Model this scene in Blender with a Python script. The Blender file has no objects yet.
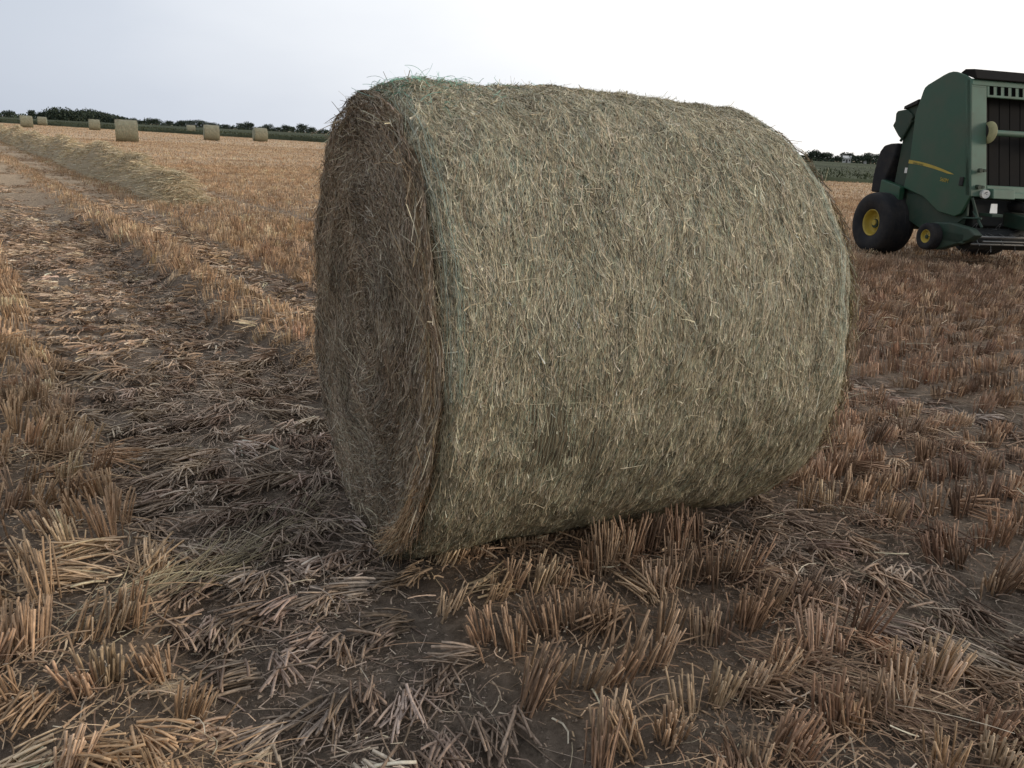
import bpy, math, numpy as np
from math import radians as R_
from mathutils import Matrix, Vector
rng = np.random.default_rng(11)
sc = bpy.context.scene
COL = sc.collection

# ------------------------------------------------------------------ camera
F_PX, PITCH, ROLL, H = 820.0, math.atan(241/820), math.atan(.053), 1.39
cd = bpy.data.cameras.new('camera'); cam = bpy.data.objects.new('camera', cd); COL.objects.link(cam)
fwd = Vector((0, math.cos(PITCH), -math.sin(PITCH))); up0 = Vector((0, math.sin(PITCH), math.cos(PITCH))); rt0 = Vector((1, 0, 0))
rt = math.cos(ROLL)*rt0 + math.sin(ROLL)*up0; up = math.cos(ROLL)*up0 - math.sin(ROLL)*rt0
M = Matrix((rt, up, -fwd)).transposed().to_4x4(); M.translation = (0, 0, H)
cam.matrix_world = M
cd.sensor_width = 36; cd.lens = F_PX/1024*36; cd.clip_start = .05; cd.clip_end = 6000
sc.camera = cam

# ------------------------------------------------------------------ world and sun
SUN_AZ, SUN_EL = 98, 15                                  # compass: 0 = +Y, clockwise
w = bpy.data.worlds.new('World'); sc.world = w; w.use_nodes = True
nt = w.node_tree; nt.nodes.clear()
def N(t, nt_=None, **k):
    n = (nt_ or nt).nodes.new(t)
    for a, b in k.items(): setattr(n, a, b)
    return n
out = N('ShaderNodeOutputWorld'); bg = N('ShaderNodeBackground'); nt.links.new(bg.outputs[0], out.inputs[0])
sky = N('ShaderNodeTexSky', sky_type='NISHITA', sun_disc=False, sun_elevation=R_(SUN_EL), sun_rotation=R_(SUN_AZ), air_density=1.0, dust_density=3.0)
hs = N('ShaderNodeHueSaturation'); hs.inputs['Saturation'].default_value = .45
nt.links.new(sky.outputs[0], hs.inputs['Color'])
tc = N('ShaderNodeTexCoord')
glow = Vector((math.sin(R_(34)), math.cos(R_(34)), .50)).normalized()   # thin bright overcast towards the sunset
dp = N('ShaderNodeVectorMath', operation='DOT_PRODUCT'); dp.inputs[1].default_value = glow
nrmz = N('ShaderNodeVectorMath', operation='NORMALIZE'); nt.links.new(tc.outputs['Generated'], nrmz.inputs[0]); nt.links.new(nrmz.outputs[0], dp.inputs[0])
nz = N('ShaderNodeTexNoise'); nz.inputs['Scale'].default_value = 2.2; nz.inputs['Detail'].default_value = 5
mp = N('ShaderNodeMapping'); mp.inputs['Scale'].default_value = (1, 1, 3.2)
nt.links.new(nrmz.outputs[0], mp.inputs[0]); nt.links.new(mp.outputs[0], nz.inputs[0])
ma = N('ShaderNodeMath', operation='MULTIPLY_ADD'); ma.inputs[1].default_value = .24; nt.links.new(nz.outputs[0], ma.inputs[0]); nt.links.new(dp.outputs['Value'], ma.inputs[2])
cr = N('ShaderNodeValToRGB'); nt.links.new(ma.outputs[0], cr.inputs[0])
els = cr.color_ramp.elements
els[0].position = 0.0; els[0].color = (5.0, 5.3, 5.8, 1)
els[1].position = 1.0; els[1].color = (11.5, 11.2, 10.8, 1)
for p, c in ((.36, (5.0, 5.55, 6.5, 1)), (.62, (6.5, 7.0, 7.9, 1)), (.82, (9.0, 9.3, 9.8, 1)), (.94, (10.9, 10.9, 10.9, 1))):
    e = els.new(p); e.color = c
mx = N('ShaderNodeMix', data_type='RGBA'); mx.inputs[0].default_value = .88
nt.links.new(hs.outputs[0], mx.inputs[6]); nt.links.new(cr.outputs[0], mx.inputs[7]); nt.links.new(mx.outputs[2], bg.inputs[0])
bg.inputs[1].default_value = .11
sd = bpy.data.lights.new('sun', 'SUN'); sd.energy = 1.5; sd.angle = R_(14); sd.color = (1, .86, .70)
so = bpy.data.objects.new('sun', sd); COL.objects.link(so)
sdir = Vector((math.sin(R_(SUN_AZ))*math.cos(R_(SUN_EL)), math.cos(R_(SUN_AZ))*math.cos(R_(SUN_EL)), math.sin(R_(SUN_EL))))
so.rotation_euler = sdir.to_track_quat('Z', 'Y').to_euler(); so.location = (20, -5, 20)
vs = sc.view_settings; vs.view_transform = 'Standard'; vs.look = 'None'; vs.gamma = 1; vs.use_curve_mapping = False; vs.exposure = 0

# ------------------------------------------------------------------ helpers
def tag(o, label=None, cat=None, group=None, kind=None):
    if label: o['label'] = label
    if cat: o['category'] = cat
    if group: o['group'] = group
    if kind: o['kind'] = kind
    return o
def empty(name, loc=(0, 0, 0), rz=0):
    o = bpy.data.objects.new(name, None); COL.objects.link(o); o.location = loc; o.rotation_euler = (0, 0, rz); o.empty_display_size = .2
    return o
def raw_mesh(name, V, faces_idx, sizes, mat, parent=None, smooth=False, col=None, uv=None):
    me = bpy.data.meshes.new(name); V = np.asarray(V, np.float32)
    me.vertices.add(len(V)); me.vertices.foreach_set('co', V.ravel())
    faces_idx = np.asarray(faces_idx, np.int32).ravel(); sizes = np.asarray(sizes, np.int32)
    me.loops.add(len(faces_idx)); me.loops.foreach_set('vertex_index', faces_idx)
    me.polygons.add(len(sizes)); st = np.concatenate([[0], np.cumsum(sizes)[:-1]]).astype(np.int32)
    me.polygons.foreach_set('loop_start', st); me.polygons.foreach_set('loop_total', sizes)
    me.polygons.foreach_set('use_smooth', np.full(len(sizes), smooth))
    me.update(calc_edges=True)
    if col is not None:
        a = me.attributes.new('col', 'FLOAT_COLOR', 'POINT')
        a.data.foreach_set('color', np.concatenate([col, np.ones((len(col), 1))], 1).astype(np.float32).ravel())
    if uv is not None:
        u = me.uv_layers.new(name='UVMap'); u.data.foreach_set('uv', np.asarray(uv, np.float32)[faces_idx].ravel())
    me.materials.append(mat)
    o = bpy.data.objects.new(name, me); COL.objects.link(o)
    if parent: o.parent = parent
    return o
def norm(a): return a/np.maximum(np.linalg.norm(a, axis=-1, keepdims=True), 1e-9)
def vn(x, y, s, seed=0):                                  # smooth value noise, 0..1
    x = np.asarray(x, float)/s+1000.5; y = np.asarray(y, float)/s+1000.5
    xi = np.floor(x).astype(np.int64); yi = np.floor(y).astype(np.int64); fx = x-xi; fy = y-yi
    def h(a, b):
        n = (a*374761393+b*668265263+seed*974634777) & 0x7fffffff
        n = ((n ^ (n >> 13))*1274126177) & 0x7fffffff
        return ((n ^ (n >> 16)) & 0xffff)/65535.
    fx = fx*fx*(3-2*fx); fy = fy*fy*(3-2*fy)
    return (h(xi, yi)*(1-fx)+h(xi+1, yi)*fx)*(1-fy)+(h(xi, yi+1)*(1-fx)+h(xi+1, yi+1)*fx)*fy
def sst(a, b, x): t = np.clip((x-a)/(b-a), 0, 1); return t*t*(3-2*t)

class Strands:
    """Collects many blades or stems of straw; build() links them as one mesh."""
    def __init__(s): s.V = []; s.F = []; s.S = []; s.C = []; s.n = 0
    def add(s, P, width, nrm, col, tri=False, taper=.6):
        n, K, _ = P.shape
        T = np.empty_like(P); T[:, 1:-1] = P[:, 2:]-P[:, :-2]; T[:, 0] = P[:, 1]-P[:, 0]; T[:, -1] = P[:, -1]-P[:, -2]; T = norm(T)
        if nrm.ndim == 2: nrm = np.repeat(nrm[:, None], K, 1)
        side = norm(np.cross(T, nrm)); nn = np.cross(side, T)
        tp = np.linspace(1, taper, K)[None, :, None]; wd = np.asarray(width).reshape(-1, 1, 1)*tp*.5
        if tri:
            rings = np.stack([P+side*wd, P+(-.5*side+.8*nn)*wd, P+(-.5*side-.8*nn)*wd], 2); m = 3
        else:
            rings = np.stack([P+side*wd, P-side*wd], 2); m = 2
        V = rings.reshape(-1, 3); base = (np.arange(n)*K*m)[:, None, None]+s.n
        k = (np.arange(K-1)*m)[None, :, None]
        fs = []
        for j in range(m if m == 3 else 1):
            j2 = (j+1) % m
            fs.append(np.stack([base+k+j, base+k+j2, base+k+m+j2, base+k+m+j], -1).reshape(-1, 4))
        F = np.concatenate(fs); s.F.append(F.ravel()); s.S.append(np.full(len(F), 4))
        if tri:
            b = base[:, 0, 0]+(K-1)*m; F = np.stack([b, b+1, b+2], -1); s.F.append(F.ravel()); s.S.append(np.full(len(F), 3))
        s.V.append(V); s.C.append(np.repeat(col, K*m, 0)); s.n += len(V)
    def build(s, name, mat, parent=None):
        return raw_mesh(name, np.concatenate(s.V), np.concatenate(s.F), np.concatenate(s.S), mat, parent, True, np.concatenate(s.C))
def arc_strand(B, d0, d1, L, K):                          # centre lines that start along d0 and bend towards d1
    t = np.linspace(0, 1, K)[None, :, None]; L = np.asarray(L).reshape(-1, 1, 1)
    return B[:, None]+L*(d0[:, None]*(t-.5*t*t)+d1[:, None]*(.5*t*t)) * 1.0
def dirv(az, el): return np.stack([np.sin(az)*np.cos(el), np.cos(az)*np.cos(el), np.sin(el)], -1)
def pick(cols, n, jit=.15, wts=None):
    c = np.array(cols)[rng.choice(len(cols), n, p=wts)]
    return np.clip(c*(1+rng.normal(0, jit, (n, 1)))*(1+rng.normal(0, .022, (n, 3))), .01, .9)

class MB:
    """Collects boxes, prisms, tubes and turned shapes of one part."""
    def __init__(s): s.V = []; s.F = []
    def add(s, V, F):
        k = len(s.V); s.V += [tuple(v) for v in V]; s.F += [tuple(i+k for i in f) for f in F]; return s
    def box(s, a, b):
        x0, y0, z0 = a; x1, y1, z1 = b
        return s.add([(x0,y0,z0),(x1,y0,z0),(x1,y1,z0),(x0,y1,z0),(x0,y0,z1),(x1,y0,z1),(x1,y1,z1),(x0,y1,z1)], [(0,3,2,1),(4,5,6,7),(0,1,5,4),(1,2,6,5),(2,3,7,6),(3,0,4,7)])
    def plate(s, poly, y0, y1):                           # outline in local x,z extruded in y
        n = len(poly); ar = sum(poly[i][0]*poly[(i+1) % n][1]-poly[(i+1) % n][0]*poly[i][1] for i in range(n))
        if ar < 0: poly = poly[::-1]
        V = [(x, y0, z) for x, z in poly]+[(x, y1, z) for x, z in poly]
        F = [tuple(range(n)), tuple(range(2*n-1, n-1, -1))]+[(i+n, (i+1) % n+n, (i+1) % n, i) for i in range(n)]
        return s.add(V, F)
    def tube(s, p, q, r, n=12, r2=None):
        p = Vector(p); q = Vector(q); d = (q-p).normalized(); a = d.orthogonal().normalized(); b = d.cross(a); r2 = r if r2 is None else r2
        V = []; 
        for c, rr in ((p, r), (q, r2)):
            for i in range(n): t = 2*math.pi*i/n; V.append(c+rr*(math.cos(t)*a+math.sin(t)*b))
        F = [(i, (i+1) % n, (i+1) % n+n, i+n) for i in range(n)]+[tuple(range(n-1, -1, -1)), tuple(range(n, 2*n))]
        return s.add(V, F)
    def lathe(s, prof, c, n=48):                          # prof: (y offset, radius), turned about the y axis through c
        V = []; m = len(prof)
        for i in range(n):
            t = 2*math.pi*i/n
            for y, r in prof: V.append((c[0]+r*math.cos(t), c[1]+y, c[2]+r*math.sin(t)))
        F = []
        for i in range(n):
            for j in range(m-1): F.append((i*m+j, i*m+j+1, ((i+1) % n)*m+j+1, ((i+1) % n)*m+j))
        return s.add(V, F)
    def build(s, name, mat, parent=None, bevel=0, smooth=False, seg=2):
        me = bpy.data.meshes.new(name); me.from_pydata(s.V, [], s.F); me.validate(); me.update()
        if smooth: me.polygons.foreach_set('use_smooth', [True]*len(me.polygons))
        me.materials.append(mat); o = bpy.data.objects.new(name, me); COL.objects.link(o)
        if parent: o.parent = parent
        if bevel:
            b = o.modifiers.new('bevel', 'BEVEL'); b.width = bevel; b.segments = seg; b.limit_method = 'ANGLE'; b.angle_limit = R_(35)
        return o

# ------------------------------------------------------------------ materials
def mat_new(name):
    m = bpy.data.materials.new(name); m.use_nodes = True; t = m.node_tree; return m, t, t.nodes['Principled BSDF']
def mat_straw(name, rough=.75, spec=.25):
    m, t, b = mat_new(name)
    a = N('ShaderNodeAttribute', t, attribute_name='col'); n = N('ShaderNodeTexNoise', t); n.inputs['Scale'].default_value = 60; n.inputs['Detail'].default_value = 2
    g = N('ShaderNodeNewGeometry', t); t.links.new(g.outputs['Position'], n.inputs['Vector'])
    mr = N('ShaderNodeMapRange', t); mr.inputs[1].default_value = .3; mr.inputs[2].default_value = .7; mr.inputs[3].default_value = .72; mr.inputs[4].default_value = 1.22
    t.links.new(n.outputs[0], mr.inputs[0])
    v = N('ShaderNodeVectorMath', t, operation='SCALE'); t.links.new(a.outputs['Color'], v.inputs[0]); t.links.new(mr.outputs[0], v.inputs['Scale'])
    t.links.new(v.outputs[0], b.inputs['Base Color']); b.inputs['Roughness'].default_value = rough; b.inputs['Specular IOR Level'].default_value = spec
    return m
M_STRAW = mat_straw('dry_straw'); M_HAY = mat_straw('dry_hay', .7, .3); M_LEAF = mat_straw('leaves', .95, .05)
def mat_paint(name, c, rough=.45, dirt=(.11, .09, .065), amt=.35, metal=0, scale=3.0, spec=.5):
    m, t, b = mat_new(name)
    tcx = N('ShaderNodeTexCoord', t); n = N('ShaderNodeTexNoise', t); n.inputs['Scale'].default_value = scale; n.inputs['Detail'].default_value = 7; n.inputs['Roughness'].default_value = .65
    t.links.new(tcx.outputs['Object'], n.inputs['Vector'])
    mr = N('ShaderNodeMapRange', t); mr.inputs[1].default_value = .42; mr.inputs[2].default_value = .75; mr.inputs[3].default_value = 0; mr.inputs[4].default_value = amt
    t.links.new(n.outputs[0], mr.inputs[0])
    x = N('ShaderNodeMix', t, data_type='RGBA'); x.inputs[6].default_value = (*c, 1); x.inputs[7].default_value = (*dirt, 1)
    t.links.new(mr.outputs[0], x.inputs[0]); t.links.new(x.outputs[2], b.inputs['Base Color'])
    r = N('ShaderNodeMapRange', t); r.inputs[3].default_value = rough-.08; r.inputs[4].default_value = rough+.22; t.links.new(n.outputs[0], r.inputs[0]); t.links.new(r.outputs[0], b.inputs['Roughness'])
    b.inputs['Metallic'].default_value = metal; b.inputs['Specular IOR Level'].default_value = spec
    return m
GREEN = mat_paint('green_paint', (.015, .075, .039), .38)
GREENF = mat_paint('green_paint_front_lit', (.066, .145, .097), .5, amt=.45)  # the machine's green made lighter: light on the front put into the colour
GREEND = mat_paint('green_paint_dark', (.016, .044, .027), .6, amt=.4)  # darker green for tailgate, chassis and lower parts
YELLOW = mat_paint('yellow_paint', (.47, .35, .05), .5, amt=.35, scale=9)
CREAM = mat_paint('cream_plastic', (.50, .47, .25), .5, amt=.4, scale=9)
BLACK = mat_paint('black_rubber', (.018, .019, .022), .75, (.09, .075, .06), .45, scale=5, spec=.25)
BELT = mat_paint('belt_rubber', (.011, .0105, .010), .85, (.04, .034, .028), .3, scale=4, spec=.2)
DARK = mat_paint('dark_steel', (.022, .024, .024), .65, amt=.3, spec=.3)
STEEL = mat_paint('worn_steel', (.28, .28, .27), .45, amt=.5, metal=.6, scale=12)
VOIDM = mat_paint('slot_shade_black', (.004, .004, .004), .95, amt=0, spec=0)
WHITE = mat_paint('white_plastic', (.78, .78, .74), .5, amt=.2, scale=20)
WALLM = mat_paint('white_wall', (.7, .69, .66), .8, amt=.1)
ROOFM = mat_paint('grey_roof', (.12, .11, .11), .8, amt=.2)
BARK = mat_paint('bark', (.07, .055, .04), .9, amt=.3)

# ------------------------------------------------------------------ the field
CA, SA = math.cos(R_(-35)), math.sin(R_(-35))
def lat(x, y): return x*CA-y*SA + .16*(vn(x, y, 1.1, 5)-.5)+.08*(vn(x, y, .35, 6)-.5)
def crushed(x, y):                                        # 1 where wheels have pressed the stubble flat
    l = lat(x, y); near = sst(3.6, 2.2, y)
    a = sst(.38, .5, l)*sst(1.72-.5*near, 1.60-.5*near, l)
    b = sst(2.08+.12*near, 2.2+.12*near, l)*sst(2.85, 2.7, l)*(.55+.45*sst(.38, .55, vn(x, y, .8, 9)))
    c = sst(4.68, 4.76, l)*sst(5.1, 5.0, l)
    d = sst(-1.5, -1.4, l)*sst(-.65, -.75, l)
    return np.clip(a+b+c+d, 0, 1)
def zf(x, y):
    r = np.hypot(x, y); f = sst(120, 40, r)
    z = .05*(vn(x, y, 1.7, 1)-.5)+.03*(vn(x, y, .45, 2)-.5)*sst(40, 15, r)+.015*(vn(x, y, .13, 3)-.5)*sst(14, 6, r)
    l = lat(x, y); crest = sst(1.6, 1.8, l)*sst(2.2, 2.0, l)*sst(3.4, 4.4, y)+sst(.5, .3, l)*sst(-.1, .1, l); dip = sst(1.05, 1.3, l)*sst(1.68, 1.5, l)*sst(3.4, 4.4, y)
    return (z-.035*crushed(x, y)+.065*crest-.04*dip)*f
axs = np.concatenate([-np.geomspace(8, 3000, 60)[::-1], np.arange(-7.9, 8, .045), np.geomspace(8.05, 3000, 60)])
ays = np.concatenate([-np.geomspace(1, 3000, 30)[::-1], np.arange(-.5, 12, .045), np.geomspace(12.1, 3500, 90)])
X, Y = np.meshgrid(axs, ays); nx, ny = len(axs), len(ays)
Vg = np.stack([X, Y, zf(X, Y)], -1).reshape(-1, 3)
ii = (np.arange(ny-1)[:, None]*nx+np.arange(nx-1)[None]).ravel()
Fg = np.stack([ii, ii+1, ii+1+nx, ii+nx], -1)
# soil, with litter colour where the stubble stands
crush = crushed(Vg[:, 0], Vg[:, 1]); l_ = lat(Vg[:, 0], Vg[:, 1]); rr = np.hypot(Vg[:, 0], Vg[:, 1])
lit = (1-crush)[:, None]; pat = vn(Vg[:, 0], Vg[:, 1], .3, 21)[:, None]
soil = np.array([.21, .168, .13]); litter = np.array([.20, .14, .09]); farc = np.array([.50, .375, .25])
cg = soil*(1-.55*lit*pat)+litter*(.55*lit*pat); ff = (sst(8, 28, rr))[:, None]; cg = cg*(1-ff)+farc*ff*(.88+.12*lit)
m, t, b = mat_new('field_soil')
a = N('ShaderNodeAttribute', t, attribute_name='col'); g = N('ShaderNodeNewGeometry', t)
n1 = N('ShaderNodeTexNoise', t); n1.inputs['Scale'].default_value = 24; n1.inputs['Detail'].default_value = 10; n1.inputs['Roughness'].default_value = .7
n2 = N('ShaderNodeTexNoise', t); n2.inputs['Scale'].default_value = .12; n2.inputs['Detail'].default_value = 4
for q in (n1, n2): t.links.new(g.outputs['Position'], q.inputs['Vector'])
mr = N('ShaderNodeMapRange', t); mr.inputs[1].default_value = .25; mr.inputs[2].default_value = .75; mr.inputs[3].default_value = .45; mr.inputs[4].default_value = 1.7; t.links.new(n1.outputs[0], mr.inputs[0])
mr2 = N('ShaderNodeMapRange', t); mr2.inputs[1].default_value = .3; mr2.inputs[2].default_value = .7; mr2.inputs[3].default_value = .85; mr2.inputs[4].default_value = 1.12; t.links.new(n2.outputs[0], mr2.inputs[0])
mm = N('ShaderNodeMath', t, operation='MULTIPLY'); t.links.new(mr.outputs[0], mm.inputs[0]); t.links.new(mr2.outputs[0], mm.inputs[1])
v = N('ShaderNodeVectorMath', t, operation='SCALE'); t.links.new(a.outputs['Color'], v.inputs[0]); t.links.new(mm.outputs[0], v.inputs['Scale']); t.links.new(v.outputs[0], b.inputs['Base Color'])
b.inputs['Roughness'].default_value = .95; b.inputs['Specular IOR Level'].default_value = .1
bu = N('ShaderNodeBump', t); bu.inputs['Strength'].default_value = 1.0; bu.inputs['Distance'].default_value = .035; t.links.new(n1.outputs[0], bu.inputs['Height']); t.links.new(bu.outputs[0], b.inputs['Normal'])
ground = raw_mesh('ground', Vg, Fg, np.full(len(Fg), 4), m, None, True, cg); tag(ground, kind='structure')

# the great bale stands here: keep stubble out of it
BX, BY, YAW, BL, BR, SINK = -.516, 2.812, .443, 1.466, .8, .06
ax_ = np.array([math.cos(YAW), math.sin(YAW)]); bx_ = np.array([-math.sin(YAW), math.cos(YAW)])
def in_bale(x, y, pad=0.0):
    u = (x-BX)*ax_[0]+(y-BY)*ax_[1]; v = (x-BX)*bx_[0]+(y-BY)*bx_[1]
    return (u > -.02-pad) & (u < BL+.02+pad) & (np.abs(v) < .34+pad)
def under_bale(x, y):
    u = (x-BX)*ax_[0]+(y-BY)*ax_[1]; v = (x-BX)*bx_[0]+(y-BY)*bx_[1]
    return np.where((u > -.02) & (u < BL+.02) & (np.abs(v) < .8), .74-np.sqrt(np.maximum(.64-np.minimum(v, .8)**2, 0)), 9.)
EDGE = np.array([(-400, 352), (-72, 152), (-28, 124), (4, 78), (19, 56), (60, 58), (400, 95)], float)   # where the stubble ends and the green crop begins
def beyond(x, y): return y > np.interp(x, EDGE[:, 0], EDGE[:, 1])

RD = np.array([math.sin(R_(58)), math.cos(R_(58))]); RQ = np.array([-RD[1], RD[0]])
def row_points(d0, d1, dr, da, azl=46, back=True):
    m_ = d1+1; q = np.arange(-m_, m_, dr); s = np.arange(-m_, m_, da); Q, S = np.meshgrid(q, s)
    Q = Q+rng.normal(0, .010, Q.shape)+.05*(vn(S, Q, 1.5, 7)-.5); S = S+rng.uniform(-.5, .5, S.shape)*da; Q = Q+rng.normal(0, .022, Q.shape)*(np.hypot(S, Q) < 5)
    x = S*RD[0]+Q*RQ[0]; y = S*RD[1]+Q*RQ[1]; x, y = x.ravel(), y.ravel(); r = np.hypot(x, y); az = np.degrees(np.arctan2(x, y))
    k = (r >= d0) & (r < d1) & ((np.abs(az) < azl) | (r < 2.6)) & (y > -.2) & ~beyond(x, y) & ~in_bale(x, y)
    return x[k], y[k]
GOLD = [(.60, .41, .245), (.50, .34, .20), (.72, .54, .35), (.40, .26, .15)]
BROWN = [(.39, .25, .16), (.30, .195, .125), (.52, .37, .25), (.23, .15, .10)]
GREY = [(.40, .315, .25), (.30, .235, .185), (.54, .45, .37), (.23, .175, .135)]
def zone_col(x, y, c):
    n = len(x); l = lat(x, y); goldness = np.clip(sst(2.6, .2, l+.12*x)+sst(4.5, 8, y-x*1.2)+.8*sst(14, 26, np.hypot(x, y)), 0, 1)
    g = pick(GOLD, n); b_ = pick(BROWN, n); k = pick(GREY, n)
    w_ = (goldness*(.75+.5*(vn(x, y, .5, 31)-.5)))[:, None]; w_ = np.clip(w_, 0, 1)
    s_ = g*w_+b_*(1-w_); c = np.clip(c*.8, 0, 1)[:, None]; lighter = (sst(3.2, 7, y-x*.5))[:, None]  # flattened straw turns warmer and lighter with distance
    streak = (.80+.40*vn(x*RD[0]+y*RD[1], (-x*RD[1]+y*RD[0])*9, 7, 33))[:, None]
    streak = 1+(streak-1)*sst(12, 30, np.hypot(x, y))[:, None]
    return (s_*(1-c)+k*(1+lighter*np.array([.22, .14, .02]))*c)*streak
st = Strands()
def stubble(x, y, nst, K, wid, hmin, hmax, tri, spread):
    keep = (vn(x, y, .25, 41) > .05); x, y = x[keep], y[keep]
    c = crushed(x, y)
    th = (c > .5) & (rng.random(len(x)) < .08); x, y, c = x[~th], y[~th], c[~th]
    lean_az = 2*math.pi*vn(x, y, .35, 51)*1.6; cl = rng.random(len(x)) < .06+.10*(np.hypot(x, y) < 4.5)
    colc = zone_col(x, y, c); hgt = rng.uniform(hmin, hmax, len(x))*(.8+.45*vn(x, y, .9, 61))
    rep = rng.integers(max(2, int(nst*.6)), int(nst*1.4)+1, len(x)); I = np.repeat(np.arange(len(x)), rep); n = len(I)
    fl = (c[I] > .5) | cl[I]
    bx = x[I]+rng.normal(0, spread, n); by = y[I]+rng.normal(0, spread, n)
    ox, oy = bx-x[I], by-y[I]
    fan = math.pi*.95+1.5*(vn(x, y, .45, 52)-.5)+rng.normal(0, .35, len(x))
    az = np.where(fl, np.where(cl[I] & (c[I] < .5), lean_az[I], fan[I])+rng.normal(0, .30, n), np.arctan2(ox, oy)+rng.normal(0, .5, n))
    el = np.where(fl, rng.normal(.22, .13, n), math.pi/2-np.abs(rng.normal(.09, .08, n)))
    tilt = (.06+.34*vn(x, y, .7, 71)**1.5)[I]; la = (lean_az+rng.normal(0, .3, len(x)))[I]
    d0 = dirv(az, el); d0 = np.where(fl[:, None], d0, norm(d0+tilt[:, None]*dirv(la, 0*la)))
    az = np.where(fl, az, np.arctan2(d0[:, 0], d0[:, 1])); el = np.arcsin(np.clip(d0[:, 2], -1, 1))
    d0 = dirv(az, el); el1 = np.where(fl, el-rng.uniform(.1, .5, n), el-rng.uniform(0, .25, n)); d1 = dirv(az+rng.normal(0, .12, n), np.maximum(el1, -.18))
    L = hgt[I]*rng.uniform(.62, 1.08, n)*np.where(fl, 1.22, 1)
    ub = under_bale(bx, by); L = np.where(ub < .3, np.minimum(L, np.maximum(ub*.9, .02)), L)
    z = zf(bx, by)-.008; B = np.stack([bx, by, z+np.where(fl, rng.uniform(.01, .05, n), 0)], -1)
    P = arc_strand(B, d0, d1, L, K); P[..., 2] = np.maximum(P[..., 2], zf(P[..., 0], P[..., 1])+.002)
    col = colc[I]*(1+rng.normal(0, .19, (n, 1))); col = np.clip(col, .02, .8)
    nr = norm(rng.normal(0, 1, (n, 3)))
    st.add(P, rng.uniform(.7, 1.3, n)*wid*np.where(c[I] > .5, 1.15, 1), nr, col, tri, .85)
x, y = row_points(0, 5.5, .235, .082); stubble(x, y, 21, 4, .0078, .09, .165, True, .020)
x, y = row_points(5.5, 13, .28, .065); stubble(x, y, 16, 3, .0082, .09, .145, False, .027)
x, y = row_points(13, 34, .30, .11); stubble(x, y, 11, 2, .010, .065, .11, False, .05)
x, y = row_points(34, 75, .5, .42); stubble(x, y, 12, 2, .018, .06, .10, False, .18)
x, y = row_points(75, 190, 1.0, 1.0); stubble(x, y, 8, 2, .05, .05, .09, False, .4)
tag(st.build('cereal_stubble', M_STRAW), 'cut cereal stubble standing in drilled rows over the whole field, pressed flat along wheel tracks', 'stubble', kind='stuff')

# loose chaff and straw lying between the rows
lt = Strands()
def litter_(n, r0, r1, Lr, wr, K, tri, azl=47):
    r = np.sqrt(rng.uniform(r0*r0, r1*r1, n)); az = R_(azl)*rng.uniform(-1, 1, n); x = r*np.sin(az); y = r*np.cos(az)
    k = ~beyond(x, y) & ~in_bale(x, y, -.05); x, y = x[k], y[k]; n = len(x)
    c = crushed(x, y); bulk = vn(x, y, .4, 81); k = rng.random(n) < (.25+.75*sst(.3, .65, bulk))*(.7-.15*c+.45*c*sst(4, 9, y)); x, y, c, bulk = x[k], y[k], c[k], bulk[k]; n = len(x)
    a = 2*math.pi*vn(x, y, .5, 91)*1.5+rng.normal(0, .9, n); el = rng.normal(.03, .13, n)
    L = rng.uniform(*Lr, n)**1.0; d0 = dirv(a, el+.12); d1 = dirv(a+rng.normal(0, .8, n), el-.25)
    B = np.stack([x, y, zf(x, y)+.004+rng.exponential(.014, n)+.03*bulk*(1-c)], -1)
    P = arc_strand(B, d0, d1, L, K); ub = under_bale(P[..., 0], P[..., 1])
    P[..., 2] = np.maximum(P[..., 2], zf(P[..., 0], P[..., 1])+.003)
    k = ~((P[..., 2] > ub-.005).any(1)); P, x, y, c = P[k], x[k], y[k], c[k]; n = len(x)
    pale = rng.random(n) < .05
    col = zone_col(x, y, c)*rng.uniform(.65, 1.15, (n, 1)); col[pale] = pick([(.55, .48, .36), (.5, .42, .3)], pale.sum())
    nr = norm(np.stack([rng.normal(0, .5, n), rng.normal(0, .5, n), np.ones(n)], -1))
    lt.add(P, rng.uniform(*wr, n), nr, col, tri, .7)
litter_(30000, .8, 5, (.04, .16), (.0018, .0055), 4, False)
litter_(3000, .8, 5, (.15, .34), (.0012, .003), 6, False)
litter_(5000, .8, 5, (.05, .14), (.005, .009), 4, True)
litter_(42000, 4.5, 13, (.06, .2), (.003, .008), 3, False)
litter_(70000, 13, 40, (.10, .3), (.01, .02), 2, False)
def swath(x0, y0, x1, y1, n, wd, cols):                   # a loose bundle of long straws combed one way
    t_ = rng.random(n); x = x0+(x1-x0)*t_+rng.normal(0, wd, n); y = y0+(y1-y0)*t_+rng.normal(0, wd, n)
    a = math.atan2(x1-x0, y1-y0)+rng.normal(0, .22, n); L = rng.uniform(.12, .38, n)
    z = zf(x, y)+.01+.045*rng.random(n)
    P = arc_strand(np.stack([x, y, z], -1), dirv(a, rng.normal(.1, .08, n)), dirv(a+rng.normal(0, .3, n), rng.normal(-.2, .1, n)), L, 5)
    P[..., 2] = np.maximum(P[..., 2], zf(P[..., 0], P[..., 1])+.004)
    k = ~((P[..., 2] > under_bale(P[..., 0], P[..., 1])-.005).any(1)); P = P[k]; n = len(P)
    lt.add(P, rng.uniform(.0018, .0042, n), norm(np.stack([rng.normal(0, .5, n), rng.normal(0, .5, n), np.ones(n)], -1)), pick(cols, n), False, .7)
swath(-1.12, 1.80, -.90, 2.42, 130, .035, [(.40, .33, .20), (.34, .28, .175), (.48, .41, .27)])
swath(-.92, 2.35, -.74, 2.85, 120, .045, [(.34, .28, .185), (.29, .24, .16)])
swath(-.80, 2.75, -.35, 2.75, 260, .09, GREY)
swath(1.0, 2.6, 1.6, 2.1, 110, .16, [(.44, .36, .27), (.36, .29, .21)])
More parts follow.
